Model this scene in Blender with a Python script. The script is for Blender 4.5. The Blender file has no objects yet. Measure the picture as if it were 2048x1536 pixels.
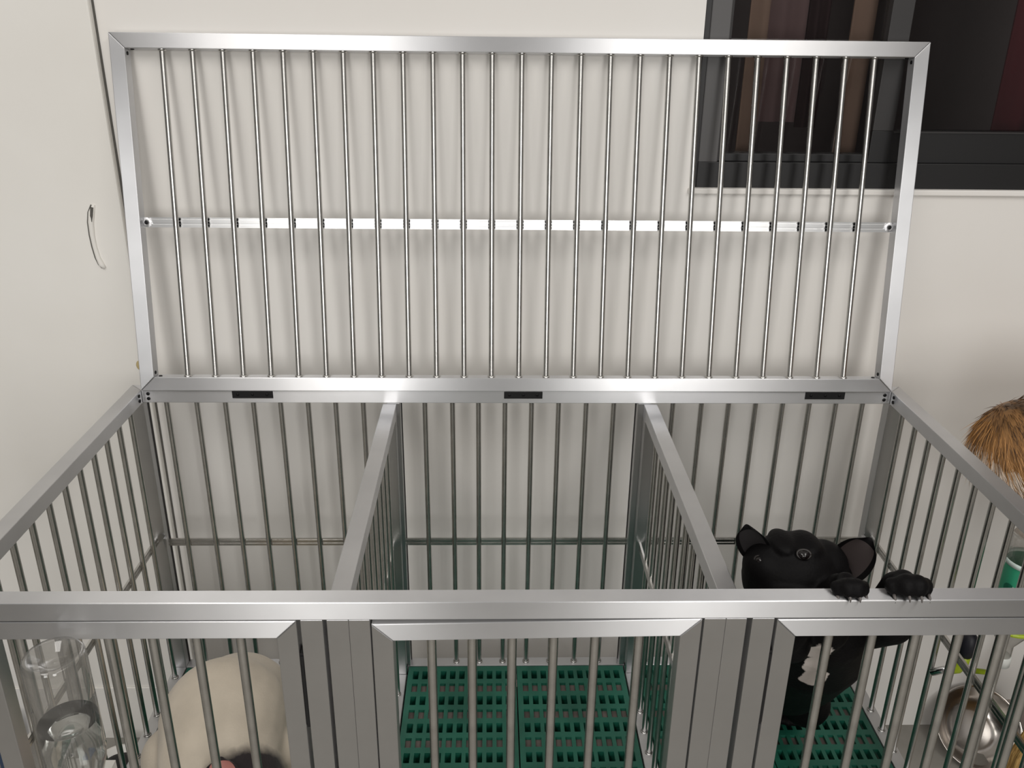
import bpy, bmesh, math, random
from mathutils import Vector, Matrix, noise
random.seed(7)
SC = bpy.context.scene
COL = SC.collection
HT = 0.922                      # height of the cage rim above the floor; z below is measured from the rim

# ------------------------------------------------------------------ camera, light, exposure
cam = bpy.data.cameras.new('camera'); camo = bpy.data.objects.new('camera', cam); COL.objects.link(camo)
MR = ((0.99968, 0.02523, -0.00236), (-0.02237, 0.92255, 0.38524), (0.01190, -0.38506, 0.92281))
CP = Vector((-0.0563, -0.8543, 0.6347 + HT))
m = Matrix(((MR[0][0], MR[0][2], -MR[0][1]), (MR[1][0], MR[1][2], -MR[1][1]), (MR[2][0], MR[2][2], -MR[2][1])))
camo.matrix_world = Matrix.Translation(CP) @ m.to_4x4()
cam.sensor_width = 36; cam.lens = 1755.1 / 2048 * 36; cam.clip_start = 0.02
SC.camera = camo
w = bpy.data.worlds.new('world'); SC.world = w; w.use_nodes = True
wn = w.node_tree.nodes; wl = w.node_tree.links
bg = wn['Background']; bg.inputs[0].default_value = (1.0, 0.965, 0.925, 1); bg.inputs[1].default_value = 0.40
def lamp(name, loc, target, sx, sy, power, col):
    L = bpy.data.lights.new(name, 'AREA'); L.shape = 'RECTANGLE'; L.size = sx; L.size_y = sy; L.energy = power; L.color = col
    o = bpy.data.objects.new(name, L); COL.objects.link(o); o.location = loc
    o.rotation_euler = (Vector(target) - Vector(loc)).to_track_quat('-Z', 'Y').to_euler()
lamp('assumed_ceiling_lamp', (-1.0, -1.6, 2.75), (-1.0, -1.6, 0), 0.6, 2.4, 22, (1, .97, .93))  # assumed pair of ceiling lamps, out of view
lamp('assumed_ceiling_lamp', (1.1, -1.6, 2.75), (1.1, -1.6, 0), 0.6, 2.4, 22, (1, .97, .93))
# assumed glazed shop front behind the camera: two panes of daylight
lamp('assumed_window_daylight', (-.85, -3.4, 1.55), (-.85, 0, 1.45), 0.66, 1.7, 22, (1, .985, .96))
lamp('assumed_window_daylight', (.93, -3.4, 1.55), (.93, 0, 1.45), 0.76, 1.7, 25, (1, .985, .96))
VS = SC.view_settings
VS.view_transform = 'Standard'; VS.look = 'None'; VS.gamma = 1; VS.use_curve_mapping = False; VS.exposure = 0.34
SC.cycles.max_bounces = 8; SC.cycles.transparent_max_bounces = 16
try: SC.cycles.use_denoising = True
except Exception: pass

# ------------------------------------------------------------------ materials
def mat(name, col, rough=.5, metal=0., spec=.5, **kw):
    M = bpy.data.materials.new(name); M.use_nodes = True
    b = M.node_tree.nodes['Principled BSDF']
    b.inputs['Base Color'].default_value = (*col, 1); b.inputs['Roughness'].default_value = rough
    b.inputs['Metallic'].default_value = metal; b.inputs['Specular IOR Level'].default_value = spec
    for k, v in kw.items(): b.inputs[k].default_value = v
    return M
def nd(M, t, **kw):
    n = M.node_tree.nodes.new(t)
    for k, v in kw.items(): setattr(n, k, v)
    return n
def lk(M, a, b): M.node_tree.links.new(a, b)
def B(M): return M.node_tree.nodes['Principled BSDF']
def noise_col(M, c0, c1, scale=4, detail=6, p0=.35, p1=.7, coord='Object', stretch=None):
    tc = nd(M, 'ShaderNodeTexCoord'); nz = nd(M, 'ShaderNodeTexNoise'); nz.inputs['Scale'].default_value = scale; nz.inputs['Detail'].default_value = detail
    src = tc.outputs[coord]
    if stretch:
        mp = nd(M, 'ShaderNodeMapping'); mp.inputs['Scale'].default_value = stretch; lk(M, src, mp.inputs[0]); src = mp.outputs[0]
    cr = nd(M, 'ShaderNodeValToRGB'); cr.color_ramp.elements[0].color = (*c0, 1); cr.color_ramp.elements[1].color = (*c1, 1)
    cr.color_ramp.elements[0].position = p0; cr.color_ramp.elements[1].position = p1
    lk(M, src, nz.inputs['Vector']); lk(M, nz.outputs[0], cr.inputs[0]); lk(M, cr.outputs[0], B(M).inputs['Base Color'])
    return nz, cr
def bump(M, scale, strength, dist=.002, stretch=None, coord='Object'):
    tc = nd(M, 'ShaderNodeTexCoord'); nz = nd(M, 'ShaderNodeTexNoise'); nz.inputs['Scale'].default_value = scale; nz.inputs['Detail'].default_value = 4
    src = tc.outputs[coord]
    if stretch:
        mp = nd(M, 'ShaderNodeMapping'); mp.inputs['Scale'].default_value = stretch; lk(M, src, mp.inputs[0]); src = mp.outputs[0]
    bp = nd(M, 'ShaderNodeBump'); bp.inputs['Strength'].default_value = strength; bp.inputs['Distance'].default_value = dist
    lk(M, src, nz.inputs['Vector']); lk(M, nz.outputs[0], bp.inputs['Height']); lk(M, bp.outputs[0], B(M).inputs['Normal'])

ALU = mat('brushed_aluminium', (.66, .66, .67), .38, 1.0, Anisotropic=.94)
B(ALU).inputs['Anisotropic Rotation'].default_value = .25
tg = nd(ALU, 'ShaderNodeTangent', direction_type='UV_MAP'); lk(ALU, tg.outputs[0], B(ALU).inputs['Tangent'])
noise_col(ALU, (.60, .60, .61), (.70, .70, .71), 9, 5, .3, .75)
STEEL = mat('satin_steel_rod', (.60, .59, .57), .27, 1.0)
noise_col(STEEL, (.52, .51, .49), (.64, .63, .61), 40, 3, .3, .7)
WALLM = mat('white_wall_paint', (.70, .68, .65), .62, 0, .3)
noise_col(WALLM, (.755, .725, .685), (.805, .785, .755), 1.7, 7, .3, .65); bump(WALLM, 60, .05, .001)
PANELM = mat('white_wall_panel_paint', (.70, .68, .64), .6, 0, .3)
noise_col(PANELM, (.75, .725, .68), (.81, .79, .75), 2.3, 7, .3, .65); bump(PANELM, 60, .05, .001)
STAINM = mat('yellow_stain', (.50, .40, .20), .7)
GROOVE = mat('dark_groove', (.10, .095, .085), .8)
FLOORM = mat('grey_concrete', (.20, .195, .175), .7)
noise_col(FLOORM, (.19, .18, .16), (.32, .305, .275), 7, 8, .3, .7)
SKIRT = mat('taupe_skirting', (.30, .25, .22), .7); noise_col(SKIRT, (.24, .2, .18), (.34, .29, .25), 12, 5)
BLACKM = mat('black_metal', (.012, .012, .013), .4, .3)
SCREWM = mat('black_screw', (.01, .01, .011), .35, .6)
BLACKSTRIP = mat('plain_black', (.018, .016, .016), .6)
GREEN = mat('green_plastic', (.012, .125, .082), .42)
noise_col(GREEN, (.008, .085, .055), (.014, .145, .094), 14, 5, .3, .65)
TRAYM = mat('grey_brown_tray', (.16, .13, .115), .6); noise_col(TRAYM, (.10, .08, .07), (.19, .155, .14), 25, 5)
WFRAME = mat('dark_window_aluminium', (.016, .0155, .016), .45, .3)
WSTILE = mat('grey_window_aluminium', (.085, .082, .082), .5, .2)
WSASH = mat('dark_sash_aluminium', (.032, .030, .030), .5, .2)
DARKROOM = mat('dark_room_paint', (.27, .25, .25), .8)
BANDS = {k: mat(k, c, .8) for k, c in dict(tan_band=(.62, .47, .36), mauve_band=(.42, .31, .31), red_band=(.20, .03, .045), dark_band=(.09, .06, .065), grey_board=(.085, .08, .078)).items()}
GLASS = bpy.data.materials.new('window_glass'); GLASS.use_nodes = True
nt = GLASS.node_tree; nt.nodes.remove(nt.nodes['Principled BSDF'])
tr = nt.nodes.new('ShaderNodeBsdfTransparent'); tr.inputs[0].default_value = (.72, .70, .70, 1)
gl = nt.nodes.new('ShaderNodeBsdfGlossy'); gl.inputs['Roughness'].default_value = .03
mx = nt.nodes.new('ShaderNodeMixShader')
def facing(n, lo, hi, p):
    l = n.nodes.new('ShaderNodeLayerWeight'); l.inputs[0].default_value = .5
    q = n.nodes.new('ShaderNodeMath'); q.operation = 'POWER'; q.inputs[1].default_value = p
    r = n.nodes.new('ShaderNodeMapRange'); r.inputs['To Min'].default_value = lo; r.inputs['To Max'].default_value = hi
    n.links.new(l.outputs['Facing'], q.inputs[0]); n.links.new(q.outputs[0], r.inputs['Value']); return r.outputs[0]
nt.links.new(facing(nt, .05, .7, 4), mx.inputs[0]); nt.links.new(tr.outputs[0], mx.inputs[1]); nt.links.new(gl.outputs[0], mx.inputs[2]); nt.links.new(mx.outputs[0], nt.nodes['Material Output'].inputs[0])
def clear(name, tint, rough=.04, milk=.10):
    M = bpy.data.materials.new(name); M.use_nodes = True; n = M.node_tree; n.nodes.remove(n.nodes['Principled BSDF'])
    t = n.nodes.new('ShaderNodeBsdfTransparent'); t.inputs[0].default_value = (*tint, 1)
    g = n.nodes.new('ShaderNodeBsdfGlossy'); g.inputs['Roughness'].default_value = rough
    x = n.nodes.new('ShaderNodeMixShader'); df = n.nodes.new('ShaderNodeBsdfTranslucent'); df.inputs[0].default_value = (.8, .8, .79, 1); d2 = n.nodes.new('ShaderNodeMixShader'); d2.inputs[0].default_value = milk
    n.links.new(t.outputs[0], d2.inputs[1]); n.links.new(df.outputs[0], d2.inputs[2])
    n.links.new(facing(n, .06, .85, 2.2), x.inputs[0]); n.links.new(d2.outputs[0], x.inputs[1]); n.links.new(g.outputs[0], x.inputs[2]); n.links.new(x.outputs[0], n.nodes['Material Output'].inputs[0])
    return M
CLEARP = clear('clear_plastic', (.90, .89, .87), .06, .24)
MILKY = mat('milky_plastic', (.62, .63, .60), .4)
WATER = mat('water', (.93, .96, .96), .0, 0, .5); B(WATER).inputs['Transmission Weight'].default_value = 1; B(WATER).inputs['IOR'].default_value = 1.33
LIME = mat('lime_plastic', (.36, .46, .02), .35)
LABELG = mat('green_label', (.03, .27, .15), .4)
LABELD = mat('dark_green_label', (.01, .12, .07), .4)
LABELW = mat('pale_label', (.62, .72, .68), .4)
LABELB = mat('blue_label', (.10, .14, .35), .4)
RUBBER = mat('dark_rubber', (.006, .006, .012), .5)
CHROME = mat('chrome', (.75, .75, .75), .12, 1)
BOWLM = mat('stainless_bowl', (.50, .47, .44), .20, 1)
STRAW = mat('straw', (.50, .31, .10), .7); noise_col(STRAW, (.28, .15, .04), (.60, .40, .14), 60, 5, .3, .7, stretch=(6, 6, .25))
SEAM = mat('seam_thread', (.20, .10, .03), .8)
WHITEP = mat('white_plastic', (.70, .68, .64), .35)
DARKFILL = mat('black_filling', (.01, .009, .009), .7)
BLUEP = mat('blue_plastic', (.06, .11, .22), .5)
EYEM = mat('dark_eye', (.006, .004, .004), .14, 0, .5)
LIDM = mat('eyelid', (.013, .010, .009), .5)
PINK = mat('pink_skin', (.48, .20, .17), .6)
EARIN = mat('inner_ear_skin', (.036, .026, .025), .65)
CLAW = mat('claw', (.10, .09, .085), .4)
NOSE = mat('nose_leather', (.008, .007, .008), .35)
TABLEM = mat('added_white_table_top', (.6, .58, .55), .5)

# ------------------------------------------------------------------ building helpers
WLOC = {}
def _center(bm):
    xs = [v.co.x for v in bm.verts]; ys = [v.co.y for v in bm.verts]; zs = [v.co.z for v in bm.verts]
    return Vector(((min(xs) + max(xs)) / 2, (min(ys) + max(ys)) / 2, min(zs)))
def adopt(o, parent, loc):
    WLOC[o.name] = Vector(loc)
    if parent: o.parent = parent; o.location = Vector(loc) - WLOC[parent.name]
    else: o.location = loc
def obj(name, bm, mats, parent=None, smooth=False, bevel=0, origin=None):
    """link bm (z from the rim) as one mesh object; its origin is the middle of its base"""
    c = Vector(origin) if origin else _center(bm)
    bmesh.ops.translate(bm, verts=bm.verts, vec=-c)
    me = bpy.data.meshes.new(name); bm.to_mesh(me); bm.free()
    o = bpy.data.objects.new(name, me); COL.objects.link(o)
    for k in (mats if isinstance(mats, (list, tuple)) else [mats]): me.materials.append(k)
    if smooth:
        for p in me.polygons: p.use_smooth = True
    if bevel:
        b = o.modifiers.new('edge', 'BEVEL'); b.width = bevel; b.segments = 2; b.limit_method = 'ANGLE'; b.angle_limit = .6
    adopt(o, parent, c + Vector((0, 0, HT)))
    return o
def empty(name, loc, parent=None):
    o = bpy.data.objects.new(name, None); COL.objects.link(o); o.empty_display_size = .05
    adopt(o, parent, Vector(loc) + Vector((0, 0, HT))); return o
def tag(o, label=None, cat=None, group=None, kind=None):
    if label: o['label'] = label
    if cat: o['category'] = cat
    if group: o['group'] = group
    if kind: o['kind'] = kind
    return o
def hexa(bm, P, along=None, mi=0):
    """8 corners: 0-3 one end ring, 4-7 the other end ring; along gives the brushing direction"""
    v = [bm.verts.new(p) for p in P]
    uv = bm.loops.layers.uv.verify()
    d = Vector(along).normalized() if along is not None else (sum((Vector(p) for p in P[4:]), Vector()) - sum((Vector(p) for p in P[:4]), Vector())).normalized()
    fs = []
    for idx in ((3, 2, 1, 0), (4, 5, 6, 7), (0, 1, 5, 4), (1, 2, 6, 5), (2, 3, 7, 6), (3, 0, 4, 7)):
        f = bm.faces.new([v[i] for i in idx]); f.material_index = mi; fs.append(f)
    bmesh.ops.recalc_face_normals(bm, faces=fs)
    for f in fs:
        f.normal_update(); n = f.normal
        t = d - n * d.dot(n)
        if t.length < .1: t = n.orthogonal()
        t.normalize(); s = n.cross(t)
        for l in f.loops: l[uv].uv = (l.vert.co.dot(t), l.vert.co.dot(s))
    return fs
def box(bm, x0, x1, y0, y1, z0, z1, along='x', mi=0):
    a = {'x': (1, 0, 0), 'y': (0, 1, 0), 'z': (0, 0, 1)}[along]
    hexa(bm, [(x0, y0, z0), (x0, y1, z0), (x0, y1, z1), (x0, y0, z1), (x1, y0, z0), (x1, y1, z0), (x1, y1, z1), (x1, y0, z1)], a, mi)
def nbm(): return bmesh.new()
def tube(bm, pts, radii, seg=14, mi=0, cap=True):
    """swept round tube through pts"""
    pts = [Vector(p) for p in pts]
    if not hasattr(radii, '__len__'): radii = [radii] * len(pts)
    rings = []; ref = None
    for i, p in enumerate(pts):
        d = (pts[min(i + 1, len(pts) - 1)] - pts[max(i - 1, 0)]).normalized()
        ref = d.orthogonal().normalized() if ref is None else (ref - d * ref.dot(d)).normalized()
        s = d.cross(ref)
        rings.append([bm.verts.new(p + (ref * math.cos(2 * math.pi * k / seg) + s * math.sin(2 * math.pi * k / seg)) * radii[i]) for k in range(seg)])
    fs = []
    for a, b in zip(rings, rings[1:]):
        for k in range(seg): fs.append(bm.faces.new((a[k], a[(k + 1) % seg], b[(k + 1) % seg], b[k])))
    if cap: fs.append(bm.faces.new(rings[0][::-1])); fs.append(bm.faces.new(rings[-1]))
    for f in fs: f.material_index = mi
    return fs
def lathe(bm, prof, c, seg=40, mi=0, M=None):
    """revolve (radius, z) profile about z through c (or through frame M)"""
    c = Vector(c); rings = []
    for r, z in prof:
        ring = []
        for k in range(seg):
            p = Vector((r * math.cos(2 * math.pi * k / seg), r * math.sin(2 * math.pi * k / seg), z))
            ring.append(bm.verts.new((M @ p if M else p) + c))
        rings.append(ring)
    fs = []
    for a, b in zip(rings, rings[1:]):
        for k in range(seg): fs.append(bm.faces.new((a[k], a[(k + 1) % seg], b[(k + 1) % seg], b[k])))
    for f in fs: f.material_index = mi; f.smooth = True
    return rings
def ball(bm, c, r, seg=16, M=None, mi=0):
    sc = Vector(r) if hasattr(r, '__len__') else Vector((r, r, r))
    mm = Matrix.Translation(c) @ (M.to_4x4() if M else Matrix.Identity(4)) @ Matrix.Diagonal((*sc, 1))
    res = bmesh.ops.create_uvsphere(bm, u_segments=seg, v_segments=max(6, seg // 2), radius=1, matrix=mm)
    for v in res['verts']:
        for f in v.link_faces: f.material_index = mi; f.smooth = True
def chain(bm, pts, radii):
    """tapering limb with round joints, later fused by the remesh"""
    for p, r in zip(pts, radii): ball(bm, p, r, 24)
    for (a, ra), (b, rb) in zip(zip(pts, radii), list(zip(pts, radii))[1:]): tube(bm, [a, b], [ra * .995, rb * .995], 24)
def fuse(o, voxel, smooth=6):
    r = o.modifiers.new('skin', 'REMESH'); r.mode = 'VOXEL'; r.voxel_size = voxel; r.use_smooth_shade = True
    s = o.modifiers.new('relax', 'SMOOTH'); s.factor = .5; s.iterations = smooth
    return o
ROD = {}
RR = .0049
def rod(p0, p1, parent, r=RR, collar=(True, True), name='rod'):
    """a round bar with a small collar where it enters the rail; bars of one length share their mesh"""
    p0, p1 = Vector(p0), Vector(p1); L = (p1 - p0).length; key = (round(L, 4), r, collar)
    if key not in ROD:
        bm = nbm(); tube(bm, [(0, 0, 0), (0, 0, L)], r, 18, cap=False)
        if collar[0]: tube(bm, [(0, 0, 0), (0, 0, .0022), (0, 0, .003)], [r + .0022, r + .0022, r + .0004], 18, cap=False)
        if collar[1]: tube(bm, [(0, 0, L - .003), (0, 0, L - .0022), (0, 0, L)], [r + .0004, r + .0022, r + .0022], 18, cap=False)
        me = bpy.data.meshes.new('rod'); bm.to_mesh(me); bm.free(); me.materials.append(STEEL)
        for p in me.polygons: p.use_smooth = len(p.vertices) == 4
        ROD[key] = me
    o = bpy.data.objects.new(name, ROD[key]); COL.objects.link(o)
    o.rotation_euler = (p1 - p0).to_track_quat('Z', 'Y').to_euler()
    adopt(o, parent, p0 + Vector((0, 0, HT))); return o
def screw(name, c, n, parent, r=.0032):
    n = Vector(n); bm = nbm(); tube(bm, [Vector(c) - n * .001, Vector(c) + n * .0012, Vector(c) + n * .0018], [r, r, r * .6], 12)
    return obj(name, bm, SCREWM, parent)

# ------------------------------------------------------------------ the setting
WY = 0.7547                     # face of the back wall
FZ = -HT                        # floor
def struct(name, bm, m, parent=None, **k):
    o = obj(name, bm, m, parent, **k)
    if not parent: o['kind'] = 'structure'
    return o
bm = nbm(); box(bm, -4, 4, -3.4, WY + .1, FZ - .05, FZ); struct('floor', bm, FLOORM)
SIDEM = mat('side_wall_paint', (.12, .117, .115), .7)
bm = nbm(); box(bm, 2.6, 2.7, -3.5, WY + .1, FZ, 2.0); struct('wall_right', bm, SIDEM)
bm = nbm(); box(bm, -2.7, -2.6, -3.5, WY + .1, FZ, 2.0); struct('wall_far_left', bm, SIDEM)
bm = nbm(); box(bm, -2.6, 2.6, -3.6, -3.5, FZ, 2.0); struct('wall_rear', bm, SIDEM)
WX0, WZ0, WX1, WZ1 = .3085, .353, 1.55, 1.45
bm = nbm()
box(bm, -2.6, WX0, WY, WY + .1, FZ, 1.9); box(bm, WX0, 2.6, WY, WY + .1, FZ, WZ0); box(bm, WX1, 2.6, WY, WY + .1, WZ0, 1.9); box(bm, WX0, WX1, WY, WY + .1, WZ1, 1.9)
struct('wall_back', bm, WALLM)
# the panelled stretch of wall on the left stands a little proud of the back wall
PX = -.7195
bm = nbm(); box(bm, -2.2, PX, WY - .018, WY - .0005, FZ, 1.9); wl_ = struct('wall_left', bm, PANELM, bevel=.004)
bm = nbm(); box(bm, PX, PX + .0022, WY - .004, WY - .0004, FZ, 1.9); struct('panel_edge_gap', bm, GROOVE, wl_)
bm = nbm(); ball(bm, (-.731, WY - .0184, .008), (.007, .0012, .010), 12); ball(bm, (-.727, WY - .0184, -.001), (.005, .0012, .008), 12); struct('yellow_stain', bm, STAINM, wl_)
pts = [(-.766, .317), (-.7725, .303), (-.7765, .285), (-.778, .262), (-.7772, .24), (-.7745, .22), (-.7705, .207), (-.7655, .200)]
bm = nbm(); tube(bm, [(x, WY - .0185, z) for x, z in pts], [.0025, .0055, .0052, .0045, .0042, .0045, .0055, .003], 12); struct('scuffed_plastic_strip', bm, PANELM, wl_, smooth=True)
bm = nbm(); tube(bm, [(x - .0052, WY - .0185, z) for x, z in pts], [.001, .0022, .0020, .0015, .0013, .0015, .0015, .0008], 8)
tube(bm, [(-.7690, WY - .0220, .313), (-.7722, WY - .0220, .298), (-.7740, WY - .0215, .285)], [.0028, .0026, .0012], 8); struct('dark_groove_line', bm, GROOVE, wl_)
bm = nbm(); box(bm, -2.2, PX - .002, WY - .0225, WY - .0185, FZ, -.775); struct('baseboard_left', bm, PANELM, bevel=.001)
bm = nbm(); box(bm, 1.135, 2.6, WY - .012, WY - .0005, FZ, -.846); struct('baseboard_right', bm, SKIRT)
# window
wnd = empty('window_1', (WX0 + .4, WY, WZ0)); wnd['kind'] = 'structure'
def wpart(name, m, *boxes, **k):
    bm = nbm()
    for b in boxes: box(bm, *b)
    return obj(name, bm, m, wnd, **k)
wpart('outer_frame', WFRAME, (WX0, WX0 + .010, WY - .001, WY + .06, WZ0, WZ1, 'z'), (WX0 + .010, WX1, WY - .001, WY + .06, WZ0, WZ0 + .046, 'x'), bevel=.001)
wpart('fixed_stile', WSTILE, (WX0 + .010, WX0 + .046, WY + .002, WY + .05, WZ0 + .018, WZ1, 'z'), bevel=.002)
wpart('sash_rail', WFRAME, (WX0 + .046, .630, WY + .010, WY + .036, WZ0 + .046, WZ0 + .060, 'x'), (.630, WX1, WY + .006, WY + .036, WZ0 + .046, WZ0 + .102, 'x'), bevel=.001)
wpart('sash_stile', WSASH, (.630, .668, WY + .006, WY + .036, WZ0 + .102, WZ1, 'z'), bevel=.001)
wpart('sash_bead', WSASH, (.668, WX1, WY + .004, WY + .010, WZ0 + .099, WZ0 + .102, 'x'))
wpart('pane', GLASS, (WX0 + .046, WX1, WY + .022, WY + .026, WZ0 + .03, WZ1, 'x'))
wpart('pane_edge_strip', BLACKSTRIP, (WX0 + .046, WX0 + .050, WY + .008, WY + .03, WZ0 + .05, WZ1, 'z'))  # narrow black strip between the stile and the pane
bm = nbm(); box(bm, WX0 - .004, WX1, WY - .008, WY + .03, WZ0 - .011, WZ0 - .0005); struct('trim_1', bm, WALLM, bevel=.002)
bm = nbm(); yb = WY + .95
box(bm, WX0 - .3, 2.2, yb, yb + .02, WZ0 - .4, 1.7); box(bm, WX0 - .32, WX0 - .3, WY + .1, yb, WZ0 - .4, 1.7); box(bm, 2.2, 2.22, WY + .1, yb, WZ0 - .4, 1.7)
box(bm, WX0 - .32, 2.22, WY + .1, yb, 1.7, 1.72); box(bm, WX0 - .32, 2.22, WY + .1, yb, WZ0 - .42, WZ0 - .4); struct('wall_inner_room', bm, DARKROOM)
def wavy_band(name, m, x0, x1, y, z0, folds, label, amp=.006):
    bm = nbm(); n = 8 * folds; a = []
    for k in range(n + 1):
        t = k / n; x = x0 + (x1 - x0) * t; dy = amp * math.sin(t * folds * 2 * math.pi)
        a.append([bm.verts.new((x, y + dy + e, z)) for e in (0, .004) for z in (z0, 1.5)])
    for p, q in zip(a, a[1:]):
        for i, j in ((0, 1), (3, 2), (1, 3), (2, 0)): bm.faces.new((p[i], p[j], q[j], q[i]))
    bmesh.ops.recalc_face_normals(bm, faces=bm.faces)
    return tag(obj(name, bm, m, smooth=True), label, 'band')
dy = WY + .075  # upright coloured bands set behind the pane, not identified as any particular thing
wavy_band('band', BANDS['tan_band'], .405, .440, dy, .372, 1, 'narrow tan curtain behind the dark window, nearest its left frame', .003)
wavy_band('band', BANDS['mauve_band'], .444, .515, dy + .02, .46, 2, 'mauve curtain behind the dark window, right of the first tan band', .003)
wavy_band('band', BANDS['dark_band'], .517, .556, dy + .02, .45, 2, 'dark maroon curtain behind the dark window, right of the mauve one', .004)
wavy_band('band', BANDS['tan_band'], .590, .632, dy, .36, 1, 'tan curtain behind the dark window, right of the dark maroon curtain', .003)
wavy_band('band', BANDS['red_band'], .895, 1.25, dy + .02, .36, 6, 'wide dark red curtain at the right end of the dark window', .006)

# ------------------------------------------------------------------ the cage
T = .025; W2 = .7177; D = .6582; ZG = -.6326; X1, X2 = -.2413, .2427
cage = tag(empty('dog_cage', (0, D / 2, FZ)), 'long three compartment aluminium dog cage with its barred lid propped open against the white wall', 'dog cage')
BV = .0011
def part(name, parent, bm, m=ALU, bevel=BV, **k): return obj(name, bm, m, parent, bevel=bevel, **k)
def mitre_x(bm, x0, x1, i0, i1, y_out, y_in, z0, z1):
    """rail along x, outer edge at y_out from x0 to x1, inner edge at y_in shortened by i0/i1"""
    hexa(bm, [(x0, y_out, z0), (x0 + i0, y_in, z0), (x0 + i0, y_in, z1), (x0, y_out, z1), (x1, y_out, z0), (x1 - i1, y_in, z0), (x1 - i1, y_in, z1), (x1, y_out, z1)], (1, 0, 0))
def mitre_y(bm, x_out, x_in, y0, y1, i, z0, z1):
    hexa(bm, [(x_out, y0, z0), (x_in, y0 + i, z0), (x_in, y0 + i, z1), (x_out, y0, z1), (x_out, y1, z0), (x_in, y1 - i, z0), (x_in, y1 - i, z1), (x_out, y1, z1)], (0, 1, 0))
for yo, yi in ((0, T), (D, D - T)):
    bm = nbm(); mitre_x(bm, -W2, W2, T, T, yo, yi, -T, 0); part('top_rail', cage, bm)
for s in (-1, 1):
    bm = nbm(); mitre_y(bm, s * W2, s * (W2 - T), 0, D, T, -T, 0); part('top_rail', cage, bm)
for s in (-1, 1):
    for y in (0, D - T):
        xa, xb = sorted((s * W2, s * (W2 - T)))
        bm = nbm(); box(bm, xa, xb, y, y + T, FZ, -T, 'z'); part('corner_post', cage, bm)
ALUX = mat('bright_ribbed_aluminium', (.70, .70, .70), .30, 1.0)
def ribbed(bm, a, b, up, out, h, d, clips, cw, mi=0):
    """ribbed flat bar from a to b (h tall, d thick) with dark notched clips where rods cross"""
    a, b, up, out = Vector(a), Vector(b), Vector(up), Vector(out); L = (b - a); u = L.normalized()
    prof = [(-h / 2, 0), (-h / 2, d)]
    for k in range(4):
        z0 = -h / 2 + h * (k + .15) / 4; z1 = -h / 2 + h * (k + .85) / 4
        prof += [(z0, d), (z0 + h * .02, d * .72)] if k % 2 else [(z0, d), (z1, d)]
        if k % 2: prof += [(z1 - h * .02, d * .72), (z1, d)]
    prof += [(h / 2, d), (h / 2, 0)]
    uv = bm.loops.layers.uv.verify()
    r0 = [bm.verts.new(a + up * z + out * o) for z, o in prof]; r1 = [bm.verts.new(b + up * z + out * o) for z, o in prof]
    fs = [bm.faces.new(r0[::-1]), bm.faces.new(r1)]
    n = len(prof)
    for k in range(n): fs.append(bm.faces.new((r0[k], r0[(k + 1) % n], r1[(k + 1) % n], r1[k])))
    for f in fs:
        for l in f.loops: l[uv].uv = ((l.vert.co - a).dot(u), (l.vert.co - a).dot(up))
    bmesh.ops.recalc_face_normals(bm, faces=fs)
    for c in clips:
        c = Vector(c)
        for k in range(3):
            z = h * (k - 1) * .30
            q = [c + u * sx * cw + up * (z + sz * h * .11) + out * so for sx in (-1, 1) for so in (-.0005, d + .0007) for sz in (-1, 1)]
            hexa(bm, [q[0], q[1], q[3], q[2], q[4], q[5], q[7], q[6]], u, 1)
ZC = -.3205                     # height of the middle bars
# back panel
back = empty('back_panel', (0, D - T / 2, ZG - T), cage)
bm = nbm(); box(bm, -W2 + T, W2 - T, D - T, D, ZG - T, ZG); part('bottom_rail', back, bm)
BX = (-.2352, .2325)
for x in BX:
    bm = nbm(); box(bm, x - T / 2, x + T / 2, D - T, D, ZG, -T, 'z'); part('post', back, bm)
    bm = nbm(); box(bm, x - T / 2 - .0016 if x > 0 else x + T / 2, x - T / 2 if x > 0 else x + T / 2 + .0016, D - .006, D - .001, ZG, -T, 'z'); part('post_edge_strip', back, bm, BLACKSTRIP, 0)  # thin black strip along the rear edge of the post
bm = nbm(); box(bm, -W2 + T, -W2 + T + .0016, D - .006, D - .001, ZG, -T, 'z'); part('post_edge_strip', back, bm, BLACKSTRIP, 0)
brods = [k * .825 for k in (-.793, -.7261, -.6624, -.5998, -.5393, -.4776, -.4158, -.3539, -.215, -.1528, -.0939, -.0338, .0265, .0879, .1506, .2134, .3485, .4139, .476, .5381, .6004, .6616, .7229, .7842)]
for x in brods: rod((x, D - T / 2, ZG), (x, D - T / 2, -T), back)
for xa, xb in ((-W2 + T, BX[0] - T / 2), (BX[0] + T / 2, BX[1] - T / 2), (BX[1] + T / 2, W2 - T)):
    bm = nbm(); cl = [(x, D - T / 2 + .006, ZC - .014) for x in brods if xa < x < xb]
    ribbed(bm, (xa, D - T / 2 + .0055, ZC - .014), (xb, D - T / 2 + .0055, ZC - .014), (0, 0, 1), (0, -1, 0), .0155, .004, [], .009); part('crossbar', back, bm, [STEEL, BLACKSTRIP], 0)
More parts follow.
